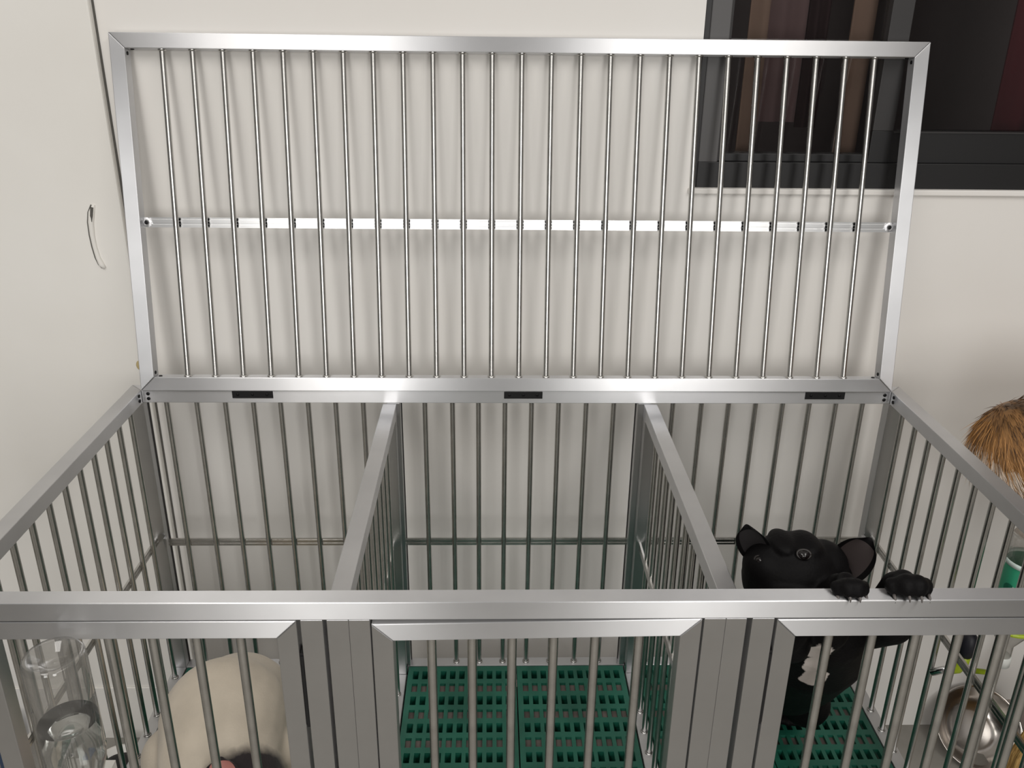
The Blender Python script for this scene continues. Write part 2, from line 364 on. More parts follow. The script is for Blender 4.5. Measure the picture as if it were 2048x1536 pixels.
# side panels
srods = [.0735 + .0528 * k for k in range(11)]
for s in (-1, 1):
    sp = empty('side_panel', (s * (W2 - T / 2), D / 2, ZG - T), cage); xm = s * (W2 - T / 2)
    bm = nbm(); box(bm, min(s * W2, s * (W2 - T)), max(s * W2, s * (W2 - T)), T, D - T, ZG - T, ZG, 'y'); part('bottom_rail', sp, bm)
    for y in srods: rod((xm, y, ZG), (xm, y, -T), sp)
    bm = nbm(); ribbed(bm, (xm + s * .0055, T, ZC), (xm + s * .0055, D - T, ZC), (0, 0, 1), (-s, 0, 0), .0155, .004, [], .009); part('crossbar', sp, bm, [STEEL, BLACKSTRIP], 0)
    bm = nbm(); box(bm, min(s * (W2 - T), s * (W2 - T - .006)), max(s * (W2 - T), s * (W2 - T - .006)), D - T - .010, D - T, ZC - .012, ZC + .010, 'y'); part('crossbar_bracket', sp, bm)
# dividers
for x in (X1, X2):
    dv = empty('divider', (x, D / 2, ZG - T), cage); ZT = -T - .0006
    bm = nbm(); box(bm, x - T / 2, x + T / 2, T + .0008, D - T - .0008, ZT - T, ZT, 'y'); part('top_rail', dv, bm)
    bm = nbm(); box(bm, x - T / 2, x + T / 2, T + .0008, D - T - .0008, ZG - T, ZG, 'y'); part('bottom_rail', dv, bm)
    for y in (T + .0008, D - T - .0008 - T):
        bm = nbm(); box(bm, x - T / 2, x + T / 2, y, y + T, ZG, ZT - T, 'z'); part('post', dv, bm)
    for k in range(10):
        y = .0735 + .0528 * k; rod((x, y, ZG), (x, y, ZT - T), dv)
    bm = nbm(); ribbed(bm, (x - .0055, 2 * T, ZC), (x - .0055, D - 2 * T, ZC), (0, 0, 1), (1, 0, 0), .0155, .004, [], .009); part('crossbar', dv, bm, [STEEL, BLACKSTRIP], 0)
    for y in (D - T - .010, D - T - .018):
        for s in (-1, 1): screw('corner_screw', (x + s * T / 2, y - .002, ZG + (.012 if y > D - T - .012 else -.002)), (s, 0, 0), dv)
# front: bottom rail, fixed posts, doors
front = empty('front_panel', (0, T / 2, ZG - T), cage)
bm = nbm(); box(bm, -W2 + T, W2 - T, 0, T, ZG - T, ZG); part('bottom_rail', front, bm)
for a, b in ((-.2800, -.2537), (-.2490, -.2232), (-.2230, -.1980), (.2012, .2272), (.2274, .2524), (.2590, .2858)):
    bm = nbm(); box(bm, a, b, .0004, T, ZG, -T - .0003, 'z'); part('post', front, bm, bevel=.0007)
for a, b in ((-.2846, -.2800), (.2858, .2892)):
    for z0, z1 in ((-.19, -.075), (-.55, -.44)):
        bm = nbm(); box(bm, a + .0003, b - .0003, .002, .018, z0, z1, 'z'); tube(bm, [((a + b) / 2, .003, z0 + .004), ((a + b) / 2, .003, z1 - .004)], .0026, 10); part('hinge', front, bm, BLACKM, 0)
def door(x0, x1, ztl, ztr, zb, rods, yaw=0.):
    d = empty('door', ((x0 + x1) / 2, T / 2, zb), cage); dp = T - .0015
    def zt(x): return ztl + (ztr - ztl) * (x - x0) / (x1 - x0)
    y0, y1 = .0005, dp
    def rail(P4, al):                                     # P4: outer a, outer b, inner b, inner a in xz
        bm = nbm(); (ax, az), (bx, bz), (cx, cz), (dx, dz) = P4
        hexa(bm, [(ax, y0, az), (dx, y0, dz), (dx, y1, dz), (ax, y1, az), (bx, y0, bz), (cx, y0, cz), (cx, y1, cz), (bx, y1, bz)], al)
        return bm
    tl, trr, bl, br = (x0, zt(x0)), (x1, zt(x1)), (x0, zb), (x1, zb)
    itl, itr, ibl, ibr = (x0 + T, zt(x0 + T) - T), (x1 - T, zt(x1 - T) - T), (x0 + T, zb + T), (x1 - T, zb + T)
    part('door_rail', d, rail((tl, trr, itr, itl), (1, 0, 0))); part('door_rail', d, rail((bl, br, ibr, ibl), (1, 0, 0)))
    part('door_stile', d, rail((tl, bl, ibl, itl), (0, 0, 1))); part('door_stile', d, rail((trr, br, ibr, itr), (0, 0, 1)))
    for x in rods: rod((x, T / 2, zb + T), (x, T / 2, zt(x) - T), d, .0058, (False, False))
    bm = nbm(); box(bm, x0 + T, x1 - T, T / 2 + .005, T / 2 + .009, ZC - .03, ZC - .015); 
    part('door_crossbar', d, bm)
door(-.672, -.2848, -.0268, -.0268, -.628, [-.619, -.5665, -.514, -.4615, -.409, -.3565])
door(-.1965, .1988, -.0318, -.0258, -.628, [-.1265, -.0772, -.0285, .0222, .0728, .1265])
door(.2894, .690, -.0276, -.0268, -.628, [.3600, .4140, .4680, .5220, .5760, .6250])
# hinges on the back rail and the screws in the rim corners
for a, b in ((-.528, -.454), (-.030, .041), (.531, .605)):
    bm = nbm(); box(bm, a, b, D - T - .0016, D - T - .0002, -.0150, -.0012); hg = part('lid_hinge', cage, bm, BLACKM, .0004)
    for k in (.14, .5, .86): screw('hinge_screw', (a + (b - a) * k, D - T - .0016, -.0075), (0, -1, 0), hg, .0024)
for s in (-1, 1):
    for z in (-.007, -.0165):
        screw('corner_screw', (s * (W2 - T - .012), D - T, z), (0, -1, 0), cage)
        screw('corner_screw', (s * (W2 - T), D - T - .012, z), (-s, 0, 0), cage)
# lid, leaning back on the wall
LT = .1611; LY = D - T - .0044; LH = .6126; LW = W2 - T - .002
def LP(x, s, d): return Vector((x, LY + s * math.sin(LT) + d * math.cos(LT), .0008 + s * math.cos(LT) - d * math.sin(LT)))
lid = empty('lid', (0, LY, .0008), cage)
lup = LP(0, 1, 0) - LP(0, 0, 0); lin = LP(0, 0, 1) - LP(0, 0, 0)
def lrail(o0, o1, i1, i0, al):
    bm = nbm(); P = []
    for a, b in ((o0, i0), (o1, i1)): P += [LP(*a, 0), LP(*b, 0), LP(*b, T), LP(*a, T)]
    hexa(bm, P, al); return part('lid_rail', lid, bm)
g = .0002
lrail((-LW + g, 0), (LW - g, 0), (LW - T - g, T), (-LW + T + g, T), (1, 0, 0)); lrail((-LW + g, LH), (LW - g, LH), (LW - T - g, LH - T), (-LW + T + g, LH - T), (1, 0, 0))
for s in (-1, 1): lrail((s * LW, 0), (s * LW, LH), (s * (LW - T), LH - T), (s * (LW - T), T), lup)
lx = [-.6070 + k * (1.2075 / 24) for k in range(25)]
for x in lx: rod(LP(x, T, T / 2 - .003), LP(x, LH - T, T / 2 - .003), lid)
SB = .301
bm = nbm(); ribbed(bm, LP(-LW + T, SB, T - .002), LP(LW - T, SB, T - .002), lup, -lin, .0175, .006, [LP(x, SB, T - .002) for x in lx], .0062); part('lid_crossbar', lid, bm, [ALUX, SCREWM], 0)
for s in (-1, 1):
    bm = nbm(); c = LP(s * (LW - T - .006), SB, T - .010); tube(bm, [c + lin * .004, c, c - lin * .001], [.0085, .0085, .005], 16); bb = part('crossbar_bracket', lid, bm, ALU, 0)
    screw('bracket_screw', c - lin * .001, -lin, lid, .0034)
    for sz in (0, 1):
        z = T + .007 if sz == 0 else LH - T - .007
        screw('corner_screw', LP(s * (LW - T), z, .010), (-s, 0, 0), lid)
        screw('corner_screw', LP(s * (LW - T - .009), T if sz == 0 else LH - T, .010), lup * (1 if sz == 0 else -1), lid)

# ------------------------------------------------------------------ slatted floors and the tray below
tray = nbm(); 
box(tray, -W2 + T + .002, W2 - T - .002, T + .002, D - T - .002, ZG - .060, ZG - .056); 
for a in (-W2 + T + .002, W2 - T - .006): box(tray, a, a + .004, T + .002, D - T - .002, ZG - .056, ZG - .045)
tag(obj('drip_tray', tray, TRAYM), 'grey brown drip tray under the green slatted floors of the cage', 'tray')
def grate(x0, x1, y0, y1, cols, label):
    """slatted plastic panel: rows of oblong slots, every second row over a closed gutter"""
    bm = nbm(); th = .012; z1 = ZG - .0005; z0 = z1 - th; pr = .0370; nrow = int((y1 - y0 - .012) / pr); edge = .007
    pc = (x1 - x0 - 2 * edge) / cols; hw = pc * .30
    ys = [y1 - .0265 - pr * k for k in range(nrow)]; hh = .0118
    top = y1
    for k, y in enumerate(ys):
        box(bm, x0, x1, y + hh, top, z0, z1); top = y - hh
    box(bm, x0, x1, y0, top, z0, z1)
    for k, y in enumerate(ys):
        xs = [x0] + [x0 + edge + pc * (c + .5) for c in range(cols)] + [x1]
        a = x0
        for c in range(cols):
            cx = x0 + edge + pc * (c + .5); box(bm, a, cx - hw, y - hh, y + hh, z0, z1); a = cx + hw
        box(bm, a, x1, y - hh, y + hh, z0, z1)
        if k % 2 == 0: box(bm, x0 + .002, x1 - .002, y - hh - .004, y + hh + .004, z0 - .030, z0 - .026); box(bm, x0 + .002, x1 - .002, y + hh + .001, y + hh + .004, z0 - .026, z0); box(bm, x0 + .002, x1 - .002, y - hh - .004, y - hh - .001, z0 - .026, z0)
        else: box(bm, x0 + .002, x1 - .002, y - hh - .003, y + hh + .003, z0 - .003, z0 + .0055, 'x', 1)
    for y in (y0, y1 - .003): box(bm, x0, x1, y, y + .003, z0 - .022, z0)
    return tag(obj('slatted_floor', bm, [GREEN, TRAYM], None), label, 'slatted floor', 'green slatted floor panels')
gy0, gy1 = T + .003, D - T - .002
for (a, b, nm) in ((-W2 + T, X1 - T / 2, 'left compartment, under the white dog'), (X1 + T / 2, X2 - T / 2, 'empty middle compartment'), (X2 + T / 2, W2 - T, 'right compartment, under the black dog')):
    a += .003; b -= .003; mid = (a + b) / 2
    for x0, x1, sd in ((a, mid - .0012, 'left'), (mid + .0012, b, 'right')):
        grate(x0, x1, gy0, gy1, 11, 'green plastic slatted floor panel, %s half of the %s' % (sd, nm))

# ------------------------------------------------------------------ dogs
def fur(name, base, patches, origin, rough=.55, sheen=.15, nscale=260, bstr=.25, vary=.25, ragged=.03):
    """base coat plus round patches of other colours (centre, radii, colour), edges made ragged with noise"""
    M = mat(name, base, rough, 0, .35); B(M).inputs['Sheen Weight'].default_value = sheen; B(M).inputs['Sheen Roughness'].default_value = .5
    tc = nd(M, 'ShaderNodeTexCoord'); nz = nd(M, 'ShaderNodeTexNoise'); nz.inputs['Scale'].default_value = 45; nz.inputs['Detail'].default_value = 5
    lk(M, tc.outputs['Object'], nz.inputs['Vector'])
    sub = nd(M, 'ShaderNodeVectorMath', operation='SUBTRACT'); lk(M, nz.outputs['Color'], sub.inputs[0]); sub.inputs[1].default_value = (.5, .5, .5)
    scl = nd(M, 'ShaderNodeVectorMath', operation='SCALE'); scl.inputs['Scale'].default_value = ragged * 2; lk(M, sub.outputs[0], scl.inputs[0])
    add = nd(M, 'ShaderNodeVectorMath', operation='ADD'); lk(M, tc.outputs['Object'], add.inputs[0]); lk(M, scl.outputs[0], add.inputs[1])
    n2 = nd(M, 'ShaderNodeTexNoise'); n2.inputs['Scale'].default_value = 18; n2.inputs['Detail'].default_value = 6; lk(M, tc.outputs['Object'], n2.inputs['Vector'])
    cr = nd(M, 'ShaderNodeValToRGB'); e = cr.color_ramp.elements
    e[0].position = .3; e[1].position = .7; e[0].color = (*[c * (1 - vary) for c in base], 1); e[1].color = (*[c * (1 + vary * .4) for c in base], 1)
    lk(M, n2.outputs[0], cr.inputs[0]); cur = cr.outputs[0]
    for c, r, colr in patches:
        s = nd(M, 'ShaderNodeVectorMath', operation='SUBTRACT'); s.inputs[1].default_value = Vector(c) - Vector(origin); lk(M, add.outputs[0], s.inputs[0])
        dv = nd(M, 'ShaderNodeVectorMath', operation='DIVIDE'); dv.inputs[1].default_value = r; lk(M, s.outputs[0], dv.inputs[0])
        ln = nd(M, 'ShaderNodeVectorMath', operation='LENGTH'); lk(M, dv.outputs[0], ln.inputs[0])
        mr = nd(M, 'ShaderNodeMapRange'); mr.inputs['From Min'].default_value = .93; mr.inputs['From Max'].default_value = 1.07; mr.inputs['To Min'].default_value = 1; mr.inputs['To Max'].default_value = 0; lk(M, ln.outputs['Value'], mr.inputs['Value'])
        mx_ = nd(M, 'ShaderNodeMix', data_type='RGBA'); lk(M, mr.outputs[0], mx_.inputs[0]); lk(M, cur, mx_.inputs[6]); mx_.inputs[7].default_value = (*colr, 1); cur = mx_.outputs[2]
    lk(M, cur, B(M).inputs['Base Color'])
    n3 = nd(M, 'ShaderNodeTexNoise'); n3.inputs['Scale'].default_value = nscale; n3.inputs['Detail'].default_value = 3; lk(M, tc.outputs['Object'], n3.inputs['Vector'])
    bp = nd(M, 'ShaderNodeBump'); bp.inputs['Strength'].default_value = bstr; bp.inputs['Distance'].default_value = .0015; lk(M, n3.outputs[0], bp.inputs['Height']); lk(M, bp.outputs[0], B(M).inputs['Normal'])
    return M
def ear_mesh(base, tip, wid, face, thick=.006, cup=.010, n=9, m=9):
    """cupped bat ear: base and tip points, half width, direction its hollow faces"""
    base, tip, face = Vector(base), Vector(tip), Vector(face).normalized(); up = (tip - base); side = up.normalized().cross(face).normalized(); face = side.cross(up.normalized())
    bm = nbm(); F, Bk = [], []
    for i in range(n):
        t = i / (n - 1); hw = wid * math.sqrt(max(.05, 1 - ((t - .45) / .57) ** 2))
        rf, rb = [], []
        for j in range(m):
            s = 2 * j / (m - 1) - 1; dep = -cup * (1 - s * s) * (1 - .4 * t)
            p = base + up * t * (1 - .05 * s * s) + side * hw * s + face * dep
            rf.append(bm.verts.new(p + face * 0)); rb.append(bm.verts.new(p - face * thick * (1.1 - .5 * t) * (1.02 - s * s * .8)))
        F.append(rf); Bk.append(rb)
    for i in range(n - 1):
        for j in range(m - 1):
            f = bm.faces.new((F[i][j], F[i][j + 1], F[i + 1][j + 1], F[i + 1][j])); f.material_index = 1 if (1 <= j < m - 2 and i < n - 2) else 0
            bm.faces.new((Bk[i][j + 1], Bk[i][j], Bk[i + 1][j], Bk[i + 1][j + 1]))
        for j in (0, m - 1): bm.faces.new((F[i][j], F[i + 1][j], Bk[i + 1][j], Bk[i][j]) if j == 0 else (F[i + 1][j], F[i][j], Bk[i][j], Bk[i + 1][j]))
    for i in (0, n - 1):
        for j in range(m - 1): bm.faces.new((F[i][j], F[i][j + 1], Bk[i][j + 1], Bk[i][j]))
    bmesh.ops.recalc_face_normals(bm, faces=bm.faces)
    return bm
def ear(parent, furm, inner, *a, **k):
    o = obj('ear', ear_mesh(*a, **k), [furm, inner], parent, smooth=True)
    s = o.modifiers.new('round', 'SUBSURF'); s.levels = s.render_levels = 2; return o
def paw(bm, c, fwd, side, up, r=.02, toes=4):
    c, fwd, side, up = Vector(c), Vector(fwd).normalized(), Vector(side).normalized(), Vector(up).normalized()
    ball(bm, c, r, 14); tips = []
    for k in range(toes):
        s = (k - (toes - 1) / 2) / ((toes - 1) / 2); p = c + fwd * r * (.95 - .25 * s * s) + side * r * .95 * s - up * r * .12
        ball(bm, p, r * .46, 12); ball(bm, p + fwd * r * .22 - up * r * .12, r * .40, 12); tips.append(p + fwd * r * .58 - up * r * .2)
    return tips
def claws(tips, fwd, up, parent, L=.008):
    for t in tips:
        bm = nbm(); t = Vector(t); f = Vector(fwd).normalized(); u = Vector(up).normalized()
        tube(bm, [t - f * .003, t + f * L * .5, t + f * L - u * L * .5], [.0022, .0018, .0005], 8); obj('claw', bm, CLAW, parent, smooth=True)

# black dog reaching up in the right compartment
BO = (.45, .25, ZG)
bd = tag(empty('dog', BO), 'black dog with white chest patch standing up, forepaws over the front rail', 'dog')
BLK = fur('black_fur', (.0044, .0040, .0043), [((.380, .075, -.134), (.017, .06, .024), (.60, .54, .50)), ((.390, .092, -.170), (.011, .07, .042), (.60, .54, .50)), ((.402, .120, -.222), (.016, .07, .026), (.56, .50, .46))], BO, .55, 0, bstr=.3, ragged=.010)
B(BLK).inputs['Specular IOR Level'].default_value = .09
bm = nbm()
chain(bm, [(.468, .365, -.415), (.458, .30, -.335), (.432, .215, -.225), (.412, .17, -.15), (.382, .150, -.085)], [.078, .080, .086, .080, .064])
ball(bm, (.350, .128, -.056), (.0660, .060, .060), 24); ball(bm, (.345, .132, -.036), (.050, .045, .042), 20)
ball(bm, (.373, .100, -.046), (.026, .030, .028), 16); ball(bm, (.362, .128, -.002), (.020, .03, .010), 16); ball(bm, (.330, .128, .000), (.018, .03, .010), 16); ball(bm, (.335, .075, -.046), (.030, .022, .012), 16); ball(bm, (.330, .066, -.064), (.034, .022, .010), 16)
ball(bm, (.392, .132, -.042), (.034, .04, .036), 18); ball(bm, (.313, .128, -.040), (.030, .04, .038), 18)
chain(bm, [(.335, .095, -.080), (.318, .072, -.096)], [.046, .040]); ball(bm, (.300, .075, -.112), .026); ball(bm, (.338, .066, -.116), .026); ball(bm, (.318, .085, -.122), .034)
# fore legs to the rail, toes hooked over it
def forepaw(cx, k):
    chain(bm, [(cx, .046, -.012), (cx, .030, .006)], [.0165 * k, .0150 * k]); out = []
    for sx, r, y, z in ((-.0205, .0098, .0170, .0095), (-.0070, .0132, .0105, .0150), (.0072, .0130, .0105, .0145), (.0205, .0098, .0170, .0095)):
        ball(bm, (cx + sx * k, y, z * k), (r * k * .98, r * k * 1.15, r * k), 14); ball(bm, (cx + sx * k, y - .0060, z * k - .004), r * k * .72, 12); out.append((cx + sx * k * 1.02, y - .0125 * k, z * k - .0075))
    return out
chain(bm, [(.450, .170, -.165), (.484, .105, -.110), (.462, .072, -.050), (.449, .046, -.012)], [.044, .033, .023, .018])
chain(bm, [(.392, .145, -.165), (.388, .085, -.105), (.379, .066, -.050), (.377, .046, -.012)], [.042, .032, .022, .016])
t1 = forepaw(.4485, 1.0); t2 = forepaw(.3775, .82)
# hind legs
for x0, xk, xf in ((.485, .515, .528), (.450, .425, .424)):
    chain(bm, [(x0, .375, -.43), (xk, .375, -.50), (xf, .500, -.565), (xf, .478, -.612)], [.058, .044, .026, .021])
    paw(bm, (xf, .470, -.6135), (0, -1, 0), (1, 0, 0), (0, 0, 1), .0190)
chain(bm, [(.48, .455, -.42), (.485, .480, -.425)], [.02, .010])
body = fuse(obj('body', bm, BLK, bd, origin=BO), .0032, 7)
claws(t1, (0, -1, -.6), (0, -.3, 1), body, .006); claws(t2, (0, -1, -.6), (0, -.3, 1), body, .005)
EARSHADE = mat('shaded_inner_ear', (.012, .010, .0105), .6)  # ear turned away: its shade is put into a darker skin colour
ear(bd, BLK, EARSHADE, (.3070, .132, -.036), (.2790, .128, .0215), .0230, (-.62, -.85, .3), cup=.008)
ear(bd, BLK, EARIN, (.4130, .134, -.064), (.4490, .128, .0020), .0285, (-.45, -1, .15), cup=.011)
def eyeball(parent, c, r, look):
    look = Vector(look).normalized()
    bm = nbm(); ball(bm, c, (r, r, r * .8), 20); e = obj('eye', bm, EYEM, parent)
    bm = nbm(); q = look.to_track_quat('Z', 'Y').to_matrix()
    ring = [Vector(c) + q @ Vector((math.cos(a) * r * .95, math.sin(a) * r * .66, r * .42)) for a in [2 * math.pi * k / 28 for k in range(29)]]
    tube(bm, ring, r * .17, 8); obj('eyelid', bm, LIDM, e, smooth=True)
eyeball(bd, (.3500, .1005, -.0020), .0090, (-.2, -1, .75))
eyeball(bd, (.3010, .1130, -.0190), .0085, (-.75, -1, .6))
bm = nbm(); ball(bm, (.312, .040, -.094), (.014, .009, .010), 16); obj('nose', bm, NOSE, bd)

# white dog in the left compartment, back arched, dark head lowered to the front
WO = (-.50, .34, ZG)
wd = tag(empty('dog', WO), 'cream white dog with a dark head curled up behind the left door', 'dog')
CREAM = (.63, .555, .45)
WHT = fur('cream_fur', CREAM, [((-.40, .105, -.50), (.128, .128, .128), (.020, .014, .015))], WO, .6, .2, vary=.10, ragged=.010)
bm = nbm()
chain(bm, [(-.503, .385, -.515), (-.505, .315, -.480), (-.495, .260, -.490), (-.470, .215, -.505)], [.098, .109, .102, .085])
ball(bm, (-.540, .34, -.55), (.052, .09, .070), 20); ball(bm, (-.460, .34, -.55), (.052, .09, .070), 20)
chain(bm, [(-.470, .215, -.505), (-.430, .170, -.525)], [.082, .070]); ball(bm, (-.425, .125, -.550), .048); ball(bm, (-.400, .118, -.558), .03); ball(bm, (-.448, .118, -.558), .03)
for s in (-1, 1):
    chain(bm, [(-.50 + s * .09, .28, -.52), (-.50 + s * .10, .24, -.58), (-.50 + s * .10, .18, -.612)], [.05, .035, .022]); paw(bm, (-.50 + s * .10, .165, -.611), (0, -1, 0), (1, 0, 0), (0, 0, 1), .0200)
    chain(bm, [(-.50 + s * .08, .42, -.56), (-.50 + s * .09, .35, -.605)], [.05, .026]); paw(bm, (-.50 + s * .09, .330, -.611), (0, -1, 0), (1, 0, 0), (0, 0, 1), .0200)
chain(bm, [(-.50, .50, -.56), (-.50, .525, -.575)], [.025, .012])
fuse(obj('body', bm, WHT, wd, origin=WO), .005, 6)
DARKF = fur('dark_brindle_fur', (.018, .013, .014), [], WO, .55, .15)
ear(wd, DARKF, PINK, (-.458, .148, -.452), (-.466, .165, -.408), .0290, (-.05, -.75, .65))
ear(wd, DARKF, PINK, (-.390, .160, -.488), (-.350, .140, -.455), .0270, (.3, -1, .45))
for x in (-.455, -.395): eyeball(wd, (x, .100, -.520), .011, (0, -1, .3))
bm = nbm(); ball(bm, (-.425, .078, -.546), (.015, .010, .011), 16); obj('nose', bm, NOSE, wd)

# ginger dog lying on an added, unseen stand, its rump beside the right rail
GO = (1.0, .43, -.150)
gd = tag(empty('dog', GO), 'ginger long haired dog beside the right rail of the cage, at the picture edge', 'dog')
GING = fur('ginger_fur', (.30, .150, .050), [((.80, .43, .085), (.10, .2, .028), (.10, .055, .025)), ((.755, .38, -.055), (.05, .08, .030), (.62, .52, .42))], GO, .6, .1, vary=.4, nscale=120)
bm = nbm()
chain(bm, [(.835, .43, -.018), (.93, .43, -.025), (1.08, .43, -.03), (1.2, .43, -.03)], [.086, .105, .105, .10]); chain(bm, [(1.2, .43, -.02), (1.3, .42, .06)], [.085, .07])
ball(bm, (1.34, .42, .09), .075); chain(bm, [(1.38, .42, .08), (1.44, .42, .07)], [.045, .032])
for s in (-1, 1):
    chain(bm, [(1.22, .43 + s * .07, -.08), (1.30, .43 + s * .075, -.121), (1.36, .43 + s * .075, -.127)], [.04, .025, .022]); chain(bm, [(.98, .43 + s * .08, -.07), (1.02, .43 + s * .09, -.116), (1.08, .43 + s * .09, -.122)], [.055, .028, .025])
gbody = fuse(obj('body', bm, GING, gd, origin=GO), .006, 6)
for s in (-1, 1): ear(gd, GING, EARIN, (1.325, .42 + s * .045, .14), (1.32, .42 + s * .06, .205), .028, (1, 0, 0))
for s in (-1, 1): eyeball(gd, (1.405, .42 + s * .035, .105), .010, (1, s * .4, .2))
bm = nbm(); ball(bm, (1.472, .42, .075), .014); obj('nose', bm, NOSE, gd)
bm = nbm(); gc = [(.835, .43, -.018, .086), (.93, .43, -.025, .105)]
rnd = random.Random(3)
HM = [mat('fur_dark_tip', (.085, .045, .022), .6), mat('fur_ginger', (.34, .17, .055), .6), mat('fur_orange', (.43, .22, .075), .6), mat('fur_white', (.72, .62, .52), .6)]
def strand(p, d, L, wdt, mi):
    d = Vector(d).normalized(); s = d.cross(Vector((0, -1, .6))).normalized() * wdt; sag = Vector((0, 0, -.18 * L))
    q = [p, p + d * L * .5 + sag * .25, p + d * L + sag]
    v = [bm.verts.new(q[0] - s), bm.verts.new(q[0] + s), bm.verts.new(q[1] - s * .7), bm.verts.new(q[1] + s * .7), bm.verts.new(q[2])]
    for f in (bm.faces.new((v[0], v[1], v[3], v[2])), bm.faces.new((v[2], v[3], v[4]))): f.material_index = mi
gc += [(1.02, .43, -.028, .103), (1.12, .43, -.03, .102), (1.2, .43, -.03, .10), (1.30, .42, .06, .07)]
for k in range(15000):
    cx, cy, cz, r = gc[0] if k < 5400 else gc[1] if k < 9000 else gc[2 + k % 4]
    n = Vector((rnd.gauss(0, 1), rnd.gauss(0, 1), rnd.gauss(0, 1))).normalized()
    if (n.y > .5 or n.x > .6) and k < 9000: continue
    p = Vector((cx, cy, cz)) + n * r * .97
    if p.z < max(-.075, -.8 * (p.x - .712) + .006 - .020): continue
    f = min(1, max(0, (p.x - .740) / .04)); flow = Vector((-.85, -.2, -.05)).lerp(Vector((.35, -.6, -.7)), f); d = (flow - n * flow.dot(n)).normalized() * .9 + n * .22 + Vector((rnd.gauss(0, .1), rnd.gauss(0, .1), rnd.gauss(0, .1)))
    und = p.z < -.8 * (p.x - .712) + .006 + .030 and p.x < .80
    mi = 3 if und and rnd.random() < .75 else (0 if (n.z > .62 and rnd.random() < .75) or rnd.random() < .12 else (1 if rnd.random() < .6 else 2))
    strand(p, d, rnd.uniform(.022, .045), .0006, mi)
obj('coat', bm, HM, gd)['kind'] = 'stuff'
tb = tag(empty('added_table', (1.25, .43, FZ)), 'unseen white stand added right of the cage to support the ginger dog', 'added_table')  # support added outside the view so the ginger dog does not float
bm = nbm(); box(bm, .955, 1.55, .28, .55, -.175, -.152); obj('added_table_top', bm, TABLEM, tb, bevel=.003)
bm = nbm(); tube(bm, [(1.40, .42, FZ + .02), (1.40, .42, -.175)], .03, 20); obj('pedestal', bm, STEEL, tb, smooth=True)
bm = nbm(); tube(bm, [(1.40, .42, FZ), (1.40, .42, FZ + .02)], .15, 32); obj('foot_plate', bm, BLACKM, tb)

# ------------------------------------------------------------------ drinking bottles, bowls, broom
# large clear bottle hung upside down before the left door
bx, by = -.553, -.040
bo = tag(empty('drinking_bottle', (bx, by, -.30)), 'clear plastic drinking bottle hung upside down before the left door, half full of water', 'bottle')
bm = nbm(); R0 = .0345
prof = [(.0008, -.052), (.010, -.053), (.018, -.049), (.026, -.042), (.031, -.0395), (R0 - .001, -.043), (R0, -.050), (R0, -.100), (R0 - .0015, -.103), (R0, -.106), (R0, -.145), (R0 + .0004, -.175), (R0 - .001, -.180), (R0, -.186), (R0 - .002, -.200), (.028, -.216), (.018, -.232), (.0135, -.240), (.0135, -.258)]
lathe(bm, prof, (bx, by, 0), 48); obj('bottle_shell', bm, CLEARP, bo, smooth=True)
bm = nbm(); r_ = R0 - .0012
pr = [(.0005, -.138), (r_ * .6, -.1382), (r_ - .001, -.1375), (r_, -.136), (r_, -.176), (r_ - .002, -.199), (.0268, -.2155), (.0168, -.2315), (.0122, -.240), (.0122, -.256), (.0005, -.256)]
rg = lathe(bm, pr, (bx, by, 0), 48); bmesh.ops.recalc_face_normals(bm, faces=bm.faces); obj('water', bm, WATER, bo, smooth=True)
bm = nbm(); lathe(bm, [(.0005, -.266), (.0165, -.266), (.0165, -.246), (.0138, -.246)], (bx, by, 0), 32); obj('bottle_cap', bm, WHITEP, bo)
bm = nbm(); tube(bm, [(bx, by, -.264), (bx, by - .002, -.285), (bx, by + .03, -.30), (bx, by + .085, -.31)], .005, 12); obj('spout', bm, CHROME, bo, smooth=True)
bm = nbm(); box(bm, bx - .02, bx + .02, by + .030, by + .046, -.262, -.246); tube(bm, [(bx + .017 * math.cos(a), by + .017 * math.sin(a), -.252) for a in [2 * math.pi * k / 24 for k in range(25)]], .0025, 8); box(bm, bx - .004, bx + .004, by + .017, by + .034, -.256, -.248); obj('bracket', bm, WHITEP, bo)
# right hand drinker outside the right side bars
dx_, dyy = .768, .262
dr = tag(empty('drinking_bottle', (dx_, dyy, -.42)), 'drinking bottle with green label and lime valve hung outside the right bars', 'bottle')
bm = nbm(); R1 = .031
lathe(bm, [(.0008, -.083), (.012, -.084), (.022, -.078), (.028, -.0765), (R1, -.083), (R1, -.110), (R1 - .0012, -.113), (R1, -.116), (R1, -.235), (.028, -.250), (.016, -.272), (.0125, -.278), (.0125, -.315)], (dx_, dyy, 0), 40); obj('bottle_shell', bm, CLEARP, dr, smooth=True)
bm = nbm(); lathe(bm, [(R1 + .0005, -.125), (R1 + .0009, -.126), (R1 + .0009, -.232), (R1 + .0005, -.233)], (dx_, dyy, 0), 40); lb = obj('label', bm, LABELG, dr, smooth=True)
def decal(name, m, fn, n, parent, lift=.0006):
    """a printed mark bent round the label; fn gives (angle, z) outline points"""
    bm = nbm(); vs = []
    for k in range(n):
        a, z = fn(2 * math.pi * k / n); r = R1 + .0009 + lift; vs.append(bm.verts.new((dx_ + r * math.cos(a), dyy + r * math.sin(a), z)))
    c = [sum((v.co[i] for v in vs)) / n for i in range(3)]; a0 = math.atan2(c[1] - dyy, c[0] - dx_); r = R1 + .0009 + lift
    vc = bm.verts.new((dx_ + r * math.cos(a0), dyy + r * math.sin(a0), c[2]))
    for k in range(n): bm.faces.new((vc, vs[k], vs[(k + 1) % n]))
    return obj(name, bm, m, parent)
A0 = math.radians(204)
